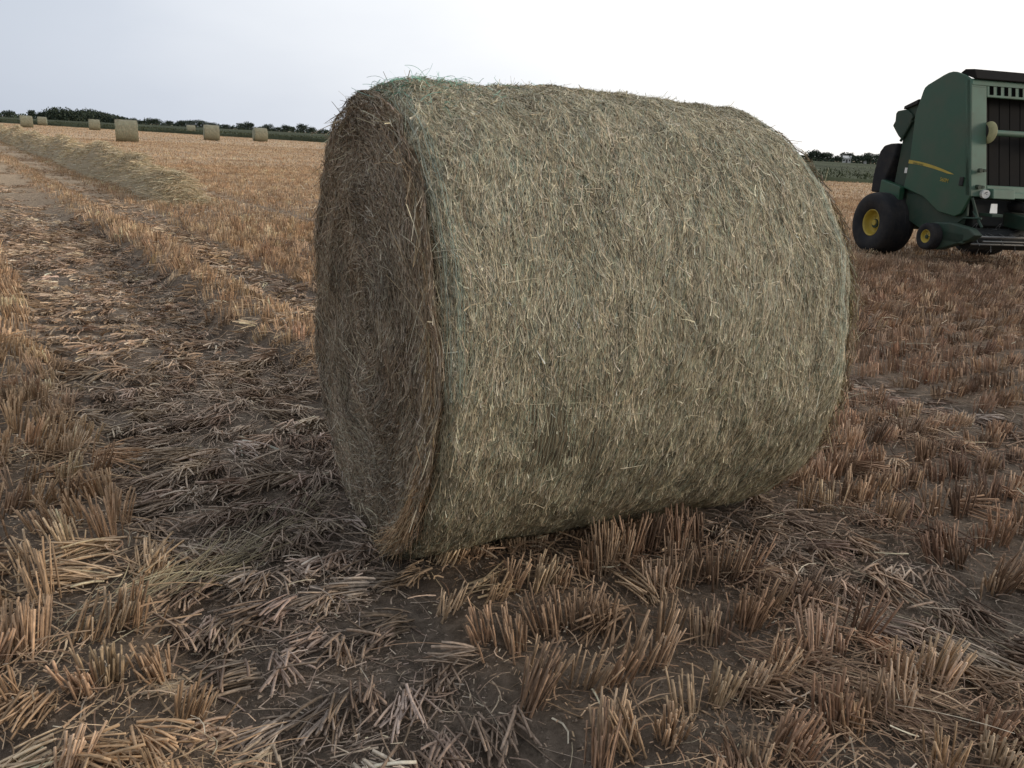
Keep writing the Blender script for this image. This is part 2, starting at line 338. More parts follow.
swath(.75, 2.05, 1.05, 1.85, 220, .05, BROWN)
litter_(150000, .8, 5.4, (.006, .03), (.0012, .0042), 2, False)
litter_(40000, 4.5, 10, (.015, .05), (.002, .006), 2, False)
def crumbs():
    n = 26000; r = np.sqrt(rng.uniform(.6, 30, n)); az = R_(47)*rng.uniform(-1, 1, n); x = r*np.sin(az); y = r*np.cos(az)
    k = ~in_bale(x, y) & (vn(x, y, .25, 301) > .3); x, y = x[k], y[k]; n = len(x); sz = np.minimum(rng.gamma(2.0, .0017, n)+.0015, .009)
    T = np.array([(1,0,0),(-.5,.87,0),(-.5,-.87,0),(.1,.1,.8),(-.2,0,-.6)], float); Fc = np.array([(0,1,3),(1,2,3),(2,0,3),(1,0,4),(2,1,4),(0,2,4)])
    V = T[None]*sz[:, None, None]*rng.uniform(.6, 1.3, (n, 5, 1)); a = rng.uniform(0, 6.28, n); ca, sa = np.cos(a)[:, None], np.sin(a)[:, None]
    V = np.stack([V[..., 0]*ca-V[..., 1]*sa+x[:, None], V[..., 0]*sa+V[..., 1]*ca+y[:, None], V[..., 2]+(zf(x, y)+sz*.2)[:, None]], -1)
    c = np.repeat(soil[None]*rng.uniform(.8, 1.7, (n, 1)), 5, 0)
    o = raw_mesh('soil_crumbs', V.reshape(-1, 3), (Fc[None]+(np.arange(n)*5)[:, None, None]).reshape(-1), np.full(n*6, 3), M_STRAW, None, False, c)
    tag(o, 'small crumbs of dry soil scattered over the bare patches between stubble tufts', 'soil', kind='stuff')
crumbs()
tag(lt.build('loose_straw', M_STRAW), 'broken straw and chaff lying loose on the soil between the stubble rows', 'straw', kind='stuff')

# ------------------------------------------------------------------ the great round bale
bale = empty('hay_bale', (BX+ax_[0]*BL/2, BY+ax_[1]*BL/2, 0)); off = np.array(bale.location)
tag(bale, 'huge round hay bale in the foreground, wrapped in green net, its left edge ragged', 'hay bale')
A3 = np.array([ax_[0], ax_[1], 0]); B3 = np.array([-bx_[0], -bx_[1], 0]); Z3 = np.array([0, 0, 1.])   # B3: towards the camera
def rad(th, u):
    w1 = vn(th*BR*2+40, u*2, .5, 101)-.5; w2 = vn(th*BR*2, u*2+9, .16, 103)-.5; w3 = vn(th*BR*3, u*3, .06, 105)-.5
    e = np.minimum(u, BL-u); rnd = .035*(1-np.sqrt(np.clip(1-(1-np.clip(e/.07, 0, 1))**2, 0, 1)))
    blg = .036*(1-(2*u/BL-1)**4)*np.clip(np.sin(th)*1.2+.1, 0, 1)
    return BR-.008+blg+.026*w1+.018*w2+.008*w3-rnd
def surf(th, u, h=0.):
    r = rad(th, u)+h; c = np.array([BX, BY, BR-SINK])
    p = c+np.asarray(u)[..., None]*A3+r[..., None]*(np.cos(th)[..., None]*B3+np.sin(th)[..., None]*Z3)
    p[..., 2] = np.maximum(p[..., 2], -.03+.0*p[..., 2])
    return p-off
nT, nU = 420, 110
th = np.linspace(0, 2*math.pi, nT, endpoint=False); uu = np.concatenate([[0, .004, .01, .02, .035, .055], np.linspace(.08, BL-.08, nU-12), BL-np.array([.055, .035, .02, .01, .004, 0])])
TH, UU = np.meshgrid(th, uu, indexing='ij'); P = surf(TH.ravel(), UU.ravel())
def endface(u, sgn):                                      # rings of the flat end, slightly dished and lumpy
    out_ = []
    for k, s in enumerate(np.linspace(.97, .02, 26)):
        rr_ = s*rad(th, np.full(nT, u)); c = np.array([BX, BY, BR-SINK])
        bump = .035*(vn(rr_*np.cos(th)+5, rr_*np.sin(th)+5, .12, 111)-.5)+.02*(vn(rr_*20, th*2, 1., 112)-.5)-.02*(1-s)
        p = c+(u+sgn*bump)[:, None]*A3+rr_[:, None]*(np.cos(th)[:, None]*B3+np.sin(th)[:, None]*Z3); p[:, 2] = np.maximum(p[:, 2], -.03)
        out_.append(p-off)
    return out_
U_ = len(uu); rings0 = endface(0, -1.); rings1 = endface(BL, 1.)
V = [P]+rings0+rings1; V = np.concatenate(V); i = np.arange(nT)[:, None]; j = np.arange(U_-1)[None]; i2 = (i+1) % nT
F = [np.stack([i*U_+j, i2*U_+j, i2*U_+j+1, i*U_+j+1], -1).reshape(-1, 4)]
base0 = nT*U_; i = np.arange(nT); i2 = (i+1) % nT
def ringF(a, b, flip): f = np.stack([a(i), a(i2), b(i2), b(i)], -1); return f[:, ::-1] if flip else f
F.append(ringF(lambda q: q*U_, lambda q: base0+q, True))
for k in range(25): F.append(ringF(lambda q: base0+k*nT+q, lambda q: base0+(k+1)*nT+q, True))
b1 = base0+26*nT; F.append(ringF(lambda q: q*U_+U_-1, lambda q: b1+q, False))
for k in range(25): F.append(ringF(lambda q: b1+k*nT+q, lambda q: b1+(k+1)*nT+q, False))
F = np.concatenate(F)
uvs = np.zeros((len(V), 2)); uvs[:nT*U_, 0] = TH.ravel()*BR; uvs[:nT*U_, 1] = UU.ravel()
for q, r0_ in ((base0, 0), (b1, 1)):
    for k, s in enumerate(np.linspace(.97, .02, 26)): uvs[q+k*nT:q+(k+1)*nT, 0] = th*BR*s; uvs[q+k*nT:q+(k+1)*nT, 1] = 3+s*BR
m, t, b = mat_new('packed_hay')
uvn = N('ShaderNodeUVMap', t); mp_ = N('ShaderNodeMapping', t); mp_.inputs['Scale'].default_value = (14, 130, 1); t.links.new(uvn.outputs[0], mp_.inputs[0])
n1 = N('ShaderNodeTexNoise', t); n1.inputs['Scale'].default_value = 1; n1.inputs['Detail'].default_value = 6; n1.inputs['Distortion'].default_value = 1.2; t.links.new(mp_.outputs[0], n1.inputs[0])
c_ = N('ShaderNodeValToRGB', t); c_.color_ramp.elements[0].position = .35; c_.color_ramp.elements[0].color = (.045, .038, .022, 1); c_.color_ramp.elements[1].position = .7; c_.color_ramp.elements[1].color = (.26, .21, .13, 1)
t.links.new(n1.outputs[0], c_.inputs[0]); t.links.new(c_.outputs[0], b.inputs['Base Color']); b.inputs['Roughness'].default_value = .9
bu = N('ShaderNodeBump', t); bu.inputs['Distance'].default_value = .01; t.links.new(n1.outputs[0], bu.inputs['Height']); t.links.new(bu.outputs[0], b.inputs['Normal'])
raw_mesh('packed_roll', V, F, np.full(len(F), 4), m, bale, True, None, uvs)

HAY = [(.56, .49, .33), (.43, .375, .25), (.68, .60, .43), (.29, .24, .15), (.45, .43, .29), (.48, .385, .25)]
PALE = [(.68, .61, .45), (.60, .53, .37), (.74, .67, .50)]
def side_strands(s, n, Lr, wr, dev, lift, cols, u0=.0, u1=BL, th0=0, th1=2*math.pi, K=4, h0=.002, wts=None, jit=.2):
    t0 = rng.uniform(th0, th1, n); u = rng.uniform(u0, u1, n); L = rng.uniform(*Lr, n)
    up_ = np.clip(np.sin(t0)*.5+.5, 0, 1); al = .5*(vn(t0*BR+7, u+3, .09, 123)-.5)*up_*2+rng.normal(0, 1, n)*dev*(.22+1.0*up_)+(rng.random(n) < .12*up_)*rng.uniform(-1.4, 1.4, n)
    k_ = np.linspace(-.5, .5, K)[None]; curv = rng.normal(0, .5, n)[:, None]*k_
    aa = al[:, None]+curv*.6; T_ = t0[:, None]+L[:, None]*k_*np.cos(aa)/BR; W_ = u[:, None]+L[:, None]*k_*np.sin(aa); W_ = np.clip(W_, -.01, BL+.01)
    hh = h0+np.minimum(rng.exponential(lift, n), .035)[:, None]*(.25+.75*np.abs(2*k_)**1.5)*rng.choice([1, 1, .3], n)[:, None]+rng.uniform(0, .006, n)[:, None]
    P = surf(T_, np.clip(W_, 0, BL), hh)+np.minimum(W_, 0)[..., None]*A3+np.maximum(W_-BL, 0)[..., None]*A3
    nr = np.cos(t0)[:, None]*B3+np.sin(t0)[:, None]*Z3+rng.normal(0, .45, (n, 3))
    s.add(P, rng.uniform(*wr, n), norm(nr), pick(cols, n, jit, wts)*(.74+.14*vn(t0*BR+3, u, .22, 121)+.36*vn(t0*BR+3, u*1.8, .05, 122))[:, None], False, .55)
hs_ = Strands(); V0, V1 = -math.pi*.62, math.pi*.72
side_strands(hs_, 125000, (.03, .12), (.0009, .0024), .24, .0028, HAY, th0=V0, th1=V1)
side_strands(hs_, 11000, (.012, .05), (.0018, .0045), .9, .003, HAY+PALE, th0=-.25, th1=V1, K=3)
side_strands(hs_, 4500, (.02, .08), (.0012, .0034), .5, .004, PALE, th0=-.55, th1=V1, jit=.25)
side_strands(hs_, 9000, (.02, .06), (.001, .0022), .25, .002, PALE, th0=V0, th1=.2, jit=.25)
side_strands(hs_, 9000, (.10, .24), (.0012, .0026), .2, .003, HAY+PALE[1:2], th0=V0, th1=V1, K=6)
side_strands(hs_, 14000, (.03, .12), (.002, .0045), .3, .004, HAY, th0=V1, th1=V0+2*math.pi)
side_strands(hs_, 1500, (.03, .09), (.0012, .003), .9, .010, HAY+PALE, th0=math.pi*.2, th1=math.pi*.7, K=5)      # fuzz on the crest
def end_strands(s, n, u, sg, Lr, wr, cols, lift=.006, K=4):
    r = BR*np.sqrt(rng.uniform(.0, .98, n)); t0 = rng.uniform(0, 2*math.pi, n); L = rng.uniform(*Lr, n)
    al = rng.normal(0, .38, n)+(rng.random(n) < .15)*rng.uniform(-1.5, 1.5, n); k_ = np.linspace(-.5, .5, K)[None]
    rr_ = np.clip(r[:, None]+L[:, None]*k_*np.sin(al)[:, None]+.02*k_**2, .01, BR-.012); T_ = t0[:, None]+L[:, None]*k_*np.cos(al)[:, None]/np.maximum(r, .15)[:, None]
    bump = .035*(vn(rr_*np.cos(T_)+5, rr_*np.sin(T_)+5, .12, 111)-.5)-.02*(1-rr_/BR)
    hh = .008+rng.exponential(lift, n)[:, None]*(.3+np.abs(2*k_)**1.5)+rng.uniform(0, .012, n)[:, None]
    P = np.array([BX, BY, BR-SINK])+(u+sg*(bump+hh))[..., None]*A3+rr_[..., None]*(np.cos(T_)[..., None]*B3+np.sin(T_)[..., None]*Z3); P[..., 2] = np.maximum(P[..., 2], -.02)
    s.add(P-off, rng.uniform(*wr, n), norm(sg*A3+rng.normal(0, .55, (n, 3))), pick(cols, n, .22)*(.7+.6*vn(r*3, t0, .5, 131))[:, None], False, .55)
END_SHADED = [(.32, .24, .165), (.24, .175, .115), (.40, .315, .22), (.34, .29, .21), (.50, .44, .34)]  # same hay darkened: shade of the end faces is put into these colours
end_strands(hs_, 46000, 0, -1, (.03, .12), (.0012, .0032), END_SHADED, .003)
end_strands(hs_, 1500, 0, -1, (.08, .2), (.0012, .003), END_SHADED+PALE[1:2], .010, 6)
end_strands(hs_, 8000, BL, 1, (.04, .13), (.002, .0045), END_SHADED)
sur = hs_.build('surface_hay', M_HAY, bale); sur['kind'] = 'stuff'
# ragged rim straws
rm = Strands()
def rim(n, u, sg, th0, th1, Lr, cols, wr=(.0015, .004), out_=.5, dn=.25, K=6):
    t0 = rng.uniform(th0, th1, n); tang = -np.sin(t0)[:, None]*B3+np.cos(t0)[:, None]*Z3; rad_ = np.cos(t0)[:, None]*B3+np.sin(t0)[:, None]*Z3
    sgn = np.where(rng.random(n) < .8, -1, 1)*np.sign(np.cos(t0)); L = rng.uniform(*Lr, n)
    B = surf(t0, np.full(n, u)+0*t0, rng.uniform(-.035, .004, n))+(sg*rng.uniform(-.03, .03, n))[:, None]*A3
    d0 = norm(tang*sgn[:, None]+sg*A3*rng.normal(out_*.5, .16, (n, 1))+rad_*rng.normal(.02, .14, (n, 1)))
    d1 = norm(d0+np.array([0, 0, -1.])*rng.uniform(0, dn, (n, 1))+rng.normal(0, .22, (n, 3))-rad_*.12)
    P = arc_strand(B, d0, d1, L, K); P[..., 2] = np.maximum(P[..., 2], -.01)
    rm.add(P, rng.uniform(*wr, n), norm(rng.normal(0, 1, (n, 3))), pick(cols, n, .2), False, .5)
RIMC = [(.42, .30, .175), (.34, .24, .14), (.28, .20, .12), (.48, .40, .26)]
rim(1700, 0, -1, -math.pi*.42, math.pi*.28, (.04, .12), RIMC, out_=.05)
rim(450, 0, -1, math.pi*.28, math.pi*.56, (.04, .12), END_SHADED, out_=.2)
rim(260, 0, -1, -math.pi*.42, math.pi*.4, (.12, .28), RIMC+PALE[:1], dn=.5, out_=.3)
rim(1500, 0, -1, math.pi*.6, math.pi*1.5, (.02, .07), END_SHADED, out_=.1)
rim(24, 0, -1, math.pi*.45, math.pi*1.1, (.08, .18), END_SHADED, out_=.9)
rim(3200, BL, 1, -math.pi*.45, math.pi*.6, (.04, .14), [(.50, .44, .27), (.42, .36, .2), (.34, .3, .18)])
rim(40, BL, 1, -math.pi*.3, math.pi*.0, (.08, .16), PALE, dn=.8, out_=1.2)
n = 520; t0 = rng.uniform(-math.pi*.33, -math.pi*.10, n)       # brown wisp hanging down the lower left edge
tang = np.sin(t0)[:, None]*B3-np.cos(t0)[:, None]*Z3; rad_ = np.cos(t0)[:, None]*B3+np.sin(t0)[:, None]*Z3
B = surf(t0, np.zeros(n), rng.uniform(-.07, .002, n))-rng.uniform(-.01, .03, n)[:, None]*A3
d0 = norm(tang+rng.normal(0, .13, (n, 3))-.06*A3); d1 = norm(d0*.8-.35*Z3+rng.normal(0, .16, (n, 3)))
P = arc_strand(B, d0, d1, rng.uniform(.06, .2, n), 6); P[..., 2] = np.maximum(P[..., 2], .0)
rm.add(P, rng.uniform(.0014, .0034, n), norm(rng.normal(0, 1, (n, 3))), pick([(.50, .33, .19), (.40, .26, .15), (.60, .44, .28)], n), False, .5)
rimo = rm.build('ragged_edge', M_HAY, bale); rimo['kind'] = 'stuff'
# green net
net = Strands(); K = 150
nth = 92; u = np.linspace(.012, BL-.012, nth); T_ = np.linspace(0, 2*math.pi, K)[None]
for rep_ in range(2):
    uu_ = np.clip(u[:, None]+.012*(vn(T_*9+0*u[:, None], u[:, None]*30, 1., 141+rep_)-.5)*2+.003*rep_, .003, BL-.003)
    P = surf(np.repeat(T_, nth, 0), uu_, .001+.011*vn(T_*25+u[:, None]*60, u[:, None]*40, 1., 150+rep_))
    nr = np.cos(T_)[..., None]*B3+np.sin(T_)[..., None]*Z3; net.add(P, np.full(nth, .0009), np.repeat(nr, nth, 0), pick([(.27, .31, .22), (.33, .36, .26), (.40, .42, .31)], nth, .15), False, 1)
# zigzag ties between neighbouring threads
nz_ = 14000; t0 = rng.uniform(V0, V1, nz_); ui = rng.integers(0, nth-1, nz_); du = u[1]-u[0]
Pz = np.stack([surf(t0, u[ui], np.full(nz_, .007)), surf(t0+.022, u[ui]+du*.5, np.full(nz_, .009)), surf(t0+.045, u[ui]+du, np.full(nz_, .007))], 1)
net.add(Pz, np.full(nz_, .001), norm(np.cos(t0)[:, None]*B3+np.sin(t0)[:, None]*Z3), pick([(.24, .31, .22), (.32, .38, .29)], nz_, .15), False, 1)
# gathered net at both edges and torn tangle on the crest
for ue, dd in ((.02, .03), (BL-.045, .035)):
    k = 9; uu_ = ue+rng.normal(0, dd*.5, k)[:, None]+.01*(vn(T_*12+0*np.zeros((k, 1)), np.arange(k)[:, None]*3., 1., 161)-.5); uu_ = np.clip(uu_, .002, BL-.002)
    P = surf(np.repeat(T_, k, 0), uu_, .006+.012*vn(T_*30, np.arange(k)[:, None]*7., 1., 163)); nr = np.cos(T_)[..., None]*B3+np.sin(T_)[..., None]*Z3
    net.add(P, np.full(k, .0011), np.repeat(nr, k, 0), pick([(.24, .31, .23), (.30, .36, .28)], k, .15), False, 1)
n = 420; t0 = rng.normal(math.pi*.46, .14, n); u0_ = np.abs(rng.normal(.16, .14, n)); B = surf(t0, u0_, rng.uniform(0, .015, n))
d0 = norm(Z3*rng.uniform(.0, .5, (n, 1))+rng.normal(0, 1, (n, 3))*np.array([1, 1, .25])); d1 = norm(rng.normal(0, 1, (n, 3))*np.array([1, 1, .3])-Z3*.3)
P = arc_strand(B, d0, d1, rng.uniform(.03, .11, n), 7); net.add(P, np.full(n, .0015), norm(rng.normal(0, 1, (n, 3))), pick([(.20, .46, .36), (.28, .52, .43), (.14, .38, .28)], n, .15), False, .8)
no_ = net.build('net_wrap', mat_straw('net_plastic', .45, .5), bale)

# ------------------------------------------------------------------ bales far across the field
def far_bale(name='hay_bale'):
    nT, nU = 72, 24; th_ = np.linspace(0, 2*math.pi, nT, endpoint=False); uu_ = np.linspace(-.75, .75, nU); V = []
    prof = [(-.75, .02), (-.76, .4), (-.75, .74)]+[(q, .8-.09*(abs(q)/.75)**9) for q in np.linspace(-.745, .745, 18)]+[(.75, .74), (.76, .4), (.75, .02)]
    for q, r in prof:
        rr_ = r*(1+.03*(vn(th_*3, q*3+0*th_, .4, 171)-.5)); V.append(np.stack([q+.03*(vn(np.cos(th_)*r*4+5, np.sin(th_)*r*4+5, .5, 172)-.5), rr_*np.cos(th_), np.maximum(rr_*np.sin(th_)+.76, -.02)], -1))
    V = np.concatenate(V); m_ = len(prof); i = np.arange(nT); i2 = (i+1) % nT
    F = np.concatenate([np.stack([k*nT+i, (k+1)*nT+i, (k+1)*nT+i2, k*nT+i2], -1) for k in range(m_-1)])
    me_s = Strands(); n = 5000; t0 = rng.uniform(0, 2*math.pi, n); u = rng.uniform(-.74, .74, n); kk = np.linspace(-.5, .5, 3)[None]; L = rng.uniform(.05, .2, n)
    T2 = t0[:, None]+L[:, None]*kk; r = .805+rng.exponential(.008, n)[:, None]
    P = np.stack([u[:, None]+L[:, None]*kk*rng.normal(0, .3, (n, 1)), r*np.cos(T2), np.maximum(r*np.sin(T2)+.76, 0)], -1)
    col0 = np.tile(np.array([[.28, .285, .20]]), (len(V), 1))*(.8+.4*vn(V[:, 0]*3+V[:, 1]*5, V[:, 2]*4, .4, 173))[:, None]
    me_s.V.append(V); me_s.F.append(F.ravel()); me_s.S.append(np.full(len(F), 4)); me_s.C.append(col0); me_s.n = len(V)
    me_s.add(P, rng.uniform(.006, .014, n), norm(np.stack([0*t0, np.cos(t0), np.sin(t0)], -1)), pick(HAY, n)*.72, False, .6)
    return me_s.build(name, M_HAY)
FB = [(-29.2, 62.5, 25, 1.0, 'nearest of the small far bales, left of the middle of the far field'),
      (-33.0, 89.8, 26, 1.0, 'far round bale between the nearest far bale and the rightmost far bale'),
      (-31.5, 101.5, 31, 1.0, 'rightmost of the far round bales, close to the big bale'),
      (-58.1, 148.5, 24, .95, 'tiny pale round bale against the green crop, just left of a larger far bale'),
      (-64.7, 128.2, 30, 1.0, 'small far round bale standing alone below the dark wood'),
      (-68.5, 117.2, 33, 1.0, 'larger of the two far round bales at the left edge of the field'),
      (-90.9, 160.7, 25, 1.0, 'smaller and farther of the two round bales at the left edge of the field')]
fb0 = far_bale()
for i, (x, y, a, s, lb) in enumerate(FB):
    o = fb0 if i == 0 else fb0.copy()
    if i: COL.objects.link(o)
    o.location = (x, y, 0); o.rotation_euler = (0, 0, R_(a)); o.scale = (s, s, s); tag(o, lb, 'hay bale', 'round bales far across the field')

# ------------------------------------------------------------------ windrow
wr_ = Strands()
LATC = 3.72
def wr_pt(s, v):                                          # s along the track direction, v across
    c = np.stack([s*SA+(LATC+.25*(vn(s, 0*s, 6, 181)-.5))*CA, s*CA-(LATC+.25*(vn(s, 0*s, 6, 181)-.5))*SA], -1)
    endf = sst(15.6, 16.8, s)*(.75+.5*vn(s, 0*s+7, 2.2, 183)); hw = .52
    h = endf*.64*np.clip(1-(v/hw)**2, 0, 1)**1.1*(.35+.55*vn(s, v*1.4, .5, 182)+.75*vn(s, v*.5, 1.4, 184))
    x = c[..., 0]+v*CA; y = c[..., 1]-v*SA
    return np.stack([x, y, h-.02], -1)
s_ = np.concatenate([np.arange(15.4, 40, .12), np.arange(40, 110, .4)]); v_ = np.linspace(-.53, .53, 26); S2, V2 = np.meshgrid(s_, v_, indexing='ij')
P = wr_pt(S2, V2).reshape(-1, 3); m_ = len(v_); ii = (np.arange(len(s_)-1)[:, None]*m_+np.arange(m_-1)[None]).ravel(); F = np.stack([ii, ii+m_, ii+m_+1, ii+1], -1)
WRC = [(.64, .52, .33), (.50, .41, .26), (.76, .64, .44), (.38, .31, .19), (.66, .5, .31)]
wr_.V.append(P); wr_.F.append(F.ravel()); wr_.S.append(np.full(len(F), 4)); wr_.C.append(np.tile(np.array([[.36, .29, .18]]), (len(P), 1))); wr_.n = len(P)
n = 60000; s0 = 14+96*rng.random(n)**1.9; v0 = np.clip(rng.normal(0, .3, n), -.7, .7); s0 = s0+1.6; B = wr_pt(s0, v0); B[:, 2] += rng.uniform(-.01, .03, n)
a = R_(-35)+rng.uniform(-3, 3, n); far_ = s0/18
P = arc_strand(B, dirv(a, rng.normal(.2, .25, n)), dirv(a+rng.normal(0, .6, n), rng.normal(-.35, .2, n)), rng.uniform(.08, .26, n), 4)
wr_.add(P, rng.uniform(.005, .011, n)*far_**.7, norm(rng.normal(0, 1, (n, 3))+Z3), pick(WRC, n, .2), False, .6)
tag(wr_.build('hay_windrow', M_HAY), 'long raked windrow of cut hay running away across the stubble at the left', 'windrow')

# ------------------------------------------------------------------ crop, wood and trees on the horizon
cr_ = Strands(); CROP = [(.070, .080, .042), (.058, .068, .036), (.095, .098, .055), (.05, .06, .034)]
xs = np.linspace(-400, 400, 500); ye = np.interp(xs, EDGE[:, 0], EDGE[:, 1]); dy = np.concatenate([np.array([0, .3]), np.geomspace(1, 480, 26)]); XX, DD = np.meshgrid(xs, dy, indexing='ij')
YY = ye[:, None]+DD*1.0
ZZ = np.where(DD > 0, np.where(XX < 0, .48, .30), -.02)+.18*(vn(XX, YY, 5, 191)-.5)*(DD > 0); P = np.stack([XX, YY, ZZ], -1).reshape(-1, 3); m_ = len(dy)
ii = (np.arange(len(xs)-1)[:, None]*m_+np.arange(m_-1)[None]).ravel(); F = np.stack([ii, ii+m_, ii+m_+1, ii+1], -1)
pc = np.array([.062, .070, .042])*(.62+.8*vn(P[:, 0], P[:, 1], 9, 192)*(.6+.5*vn(P[:, 0]*.3, P[:, 1], 14, 193)))[:, None]*1.2
cr_.V.append(P); cr_.F.append(F.ravel()); cr_.S.append(np.full(len(F), 4)); cr_.C.append(pc); cr_.n = len(P)
n = 60000; x = rng.uniform(-170, 130, n); dd = rng.exponential(22, n); y = np.interp(x, EDGE[:, 0], EDGE[:, 1])+dd
hh = np.where(x < 0, .44, .26)
P = arc_strand(np.stack([x, y, hh-.35+0*x], -1), dirv(rng.uniform(0, 6.28, n), rng.uniform(.9, 1.5, n)), dirv(rng.uniform(0, 6.28, n), rng.uniform(.1, 1, n)), rng.uniform(.4, .75, n), 3)
cr_.add(P, rng.uniform(.06, .16, n), norm(rng.normal(0, 1, (n, 3))), pick(CROP, n, .25), False, .4)
tag(cr_.build('green_crop', M_LEAF), 'low green crop growing beyond the far edge of the stubble field', 'crop', kind='stuff')

def azdist(px, d):                                        # a bearing read off the skyline, placed at its real distance
    a = math.atan2((px-524.8)*.9995, F_PX*1.043); return d*math.sin(a), d*math.cos(a)
TREEC = [(.060, .078, .056), (.045, .062, .048), (.082, .098, .062), (.052, .068, .056)]
def crown_into(s, cx, cy, cz, rx, ry, rz, n, size, local=True):
    q = norm(rng.normal(0, 1, (n, 3)))*rng.random((n, 1))**.45; lob = .75+.5*vn(np.arctan2(q[:, 1], q[:, 0])*2+cx, q[:, 2]*3+cy, .8, 201)
    c = np.stack([cx+q[:, 0]*rx*lob, cy+q[:, 1]*ry*lob, cz+q[:, 2]*rz*lob], -1)
    d = norm(rng.normal(0, 1, (n, 3))); P = arc_strand(c, d, norm(d+rng.normal(0, .5, (n, 3))), rng.uniform(.6, 1.4, n)*size, 2)
    s.add(P, rng.uniform(.6, 1.3, n)*size, norm(rng.normal(0, 1, (n, 3))), pick(TREEC, n, .2), False, .8)
def tree(px, d, h, wid, label, cat='tree', n=900, lobes=5):
    h *= .86; x, y = azdist(px, d); root = empty('broadleaf_tree', (x, y, 0)); tag(root, label, cat, 'trees along the horizon')
    tr = MB(); tr.tube((0, 0, -.1), (.1, 0, h*.45), .028*h+.05, 10, .018*h)
    for k in range(4):
        a = k*1.6+rng.random(); tr.tube((.08, 0, h*(.3+.04*k)), (wid*.28*math.cos(a), wid*.28*math.sin(a), h*.72), .014*h, 7, .005*h)
    tr.build('trunk', BARK, root)
    c = Strands()
    for k in range(lobes):
        a = rng.uniform(0, 6.28); q = rng.uniform(.1, .27)*wid; sz = rng.uniform(.24, .36)
        crown_into(c, q*math.cos(a), q*math.sin(a), h*rng.uniform(.42, .70), wid*sz, wid*sz, h*rng.uniform(.2, .3), n//lobes, h*.065)
    c.build('crown', M_LEAF, root); return root
for px, d, h, wid, lb in [
    (7, 520, 5.5, 8, 'low tree at the left end of the skyline, above the empty field edge'),
    (31, 520, 7.0, 5, 'small pointed dark tree right behind the larger of the two leftmost far bales'),
    (39, 540, 5.6, 6, 'low bushy tree between the two leftmost far bales'),
    (131, 600, 5.6, 9, 'flat topped tree rising just behind the nearest far bale'),
    (141, 620, 4.8, 5, 'small low tree at the right shoulder of the nearest far bale'),
    (148, 600, 6.4, 9, 'left one of a joined pair of square topped trees right of the nearest far bale'),
    (156, 600, 6.4, 9, 'right one of a joined pair of square topped trees right of the nearest far bale'),
    (167, 620, 5.0, 8, 'low tree in the gap left of the trees over the tiny pale bale'),
    (181, 600, 6.2, 11, 'rounded tree above and left of the tiny pale bale'),
    (191, 590, 6.4, 12, 'broad tree directly above the tiny pale bale'),
    (201, 590, 7.4, 12, 'tallest tree of the row over the tiny pale bale'),
    (211, 600, 6.0, 9, 'tree right above the middle far bale of the right hand group'),
    (224, 640, 4.8, 10, 'low tree right of the middle far bale'),
    (243, 560, 6.0, 9, 'bushy green tree left of the rightmost far bale'),
    (250, 560, 7.0, 7, 'taller tree just left of the rightmost far bale'),
    (268, 580, 6.4, 8, 'tree right above the rightmost far bale'),
    (277, 620, 4.9, 8, 'low tree just right of the rightmost far bale'),
    (286, 580, 6.6, 8, 'tree with an uneven top midway between the rightmost far bale and the round tree'),
    (292, 600, 5.6, 7, 'low tree touching the left side of the lone round tree'),
    (303, 520, 8.0, 9, 'round domed tree standing out of the skyline left of the big bale'),
    (312, 580, 6.0, 8, 'low tree touching the right side of the round domed tree'),
    (324, 600, 5.4, 9, 'low tree beside the left edge of the big bale'),
    (812, 420, 6.0, 9, 'tree partly hidden by the right shoulder of the big bale'),
    (819, 420, 6.9, 8, 'tallest tree of the clump right of the big bale'),
    (828, 420, 6.4, 9, 'right part of the dark clump right of the big bale'),
    (840, 440, 4.6, 7, 'low bush left of the white house'),
    (847.5, 470, 7.4, 8, 'umbrella shaped tree rising behind the white house'),
    (856, 450, 5.0, 8, 'thin ragged tree right of the white house'),
    (864, 430, 6.2, 9, 'tree between the white house and the baler'),
    (871, 420, 7.2, 10, 'dense tree touching the left side of the baler'),
    (880, 430, 6.8, 10, 'dense tree mostly hidden behind the baler tailgate')]:
    tree(px, d, h, wid, lb)
wd_ = Strands()
for px in np.arange(47, 122, 3.2):                        # the dark wood that reads as one mass
    x, y = azdist(px, 560+rng.uniform(-25, 45)); h = np.interp(px, [45, 52, 66, 76, 86, 98, 110, 122], [5.5, 8.6, 8.6, 7.6, 9.6, 8.8, 6.6, 5])*rng.uniform(.82, .94)
    crown_into(wd_, x, y, h*.5, 5.0, 5.0, h*.44, 420, .65)
tag(wd_.build('far_wood', M_LEAF), 'dark mass of woodland on the skyline above the far bales at the left', 'wood', kind='stuff')
hg = Strands()
for px in np.arange(-60, 1120, 5.5):
    x, y = azdist(px, (640 if px < 500 else 480)+rng.uniform(-20, 60)); h = rng.uniform(2.4, 4.2); crown_into(hg, x, y, h*.45, 6, 5, h*.5, 110, .8)
for px in np.arange(890, 1110, 9.):
    x, y = azdist(px, 430+rng.uniform(-20, 40)); h = rng.uniform(5, 8); crown_into(hg, x, y, h*.5, 5, 5, h*.45, 260, .7)
tag(hg.build('hedgerow', M_LEAF), 'low dark hedge running along the whole horizon behind the crop', 'hedge', kind='stuff')
x, y = azdist(847.5, 450); hs0 = empty('farm_house', (x, y, 0), R_(-18)); tag(hs0, 'tiny white farmhouse on the horizon between the big bale and the baler', 'house')
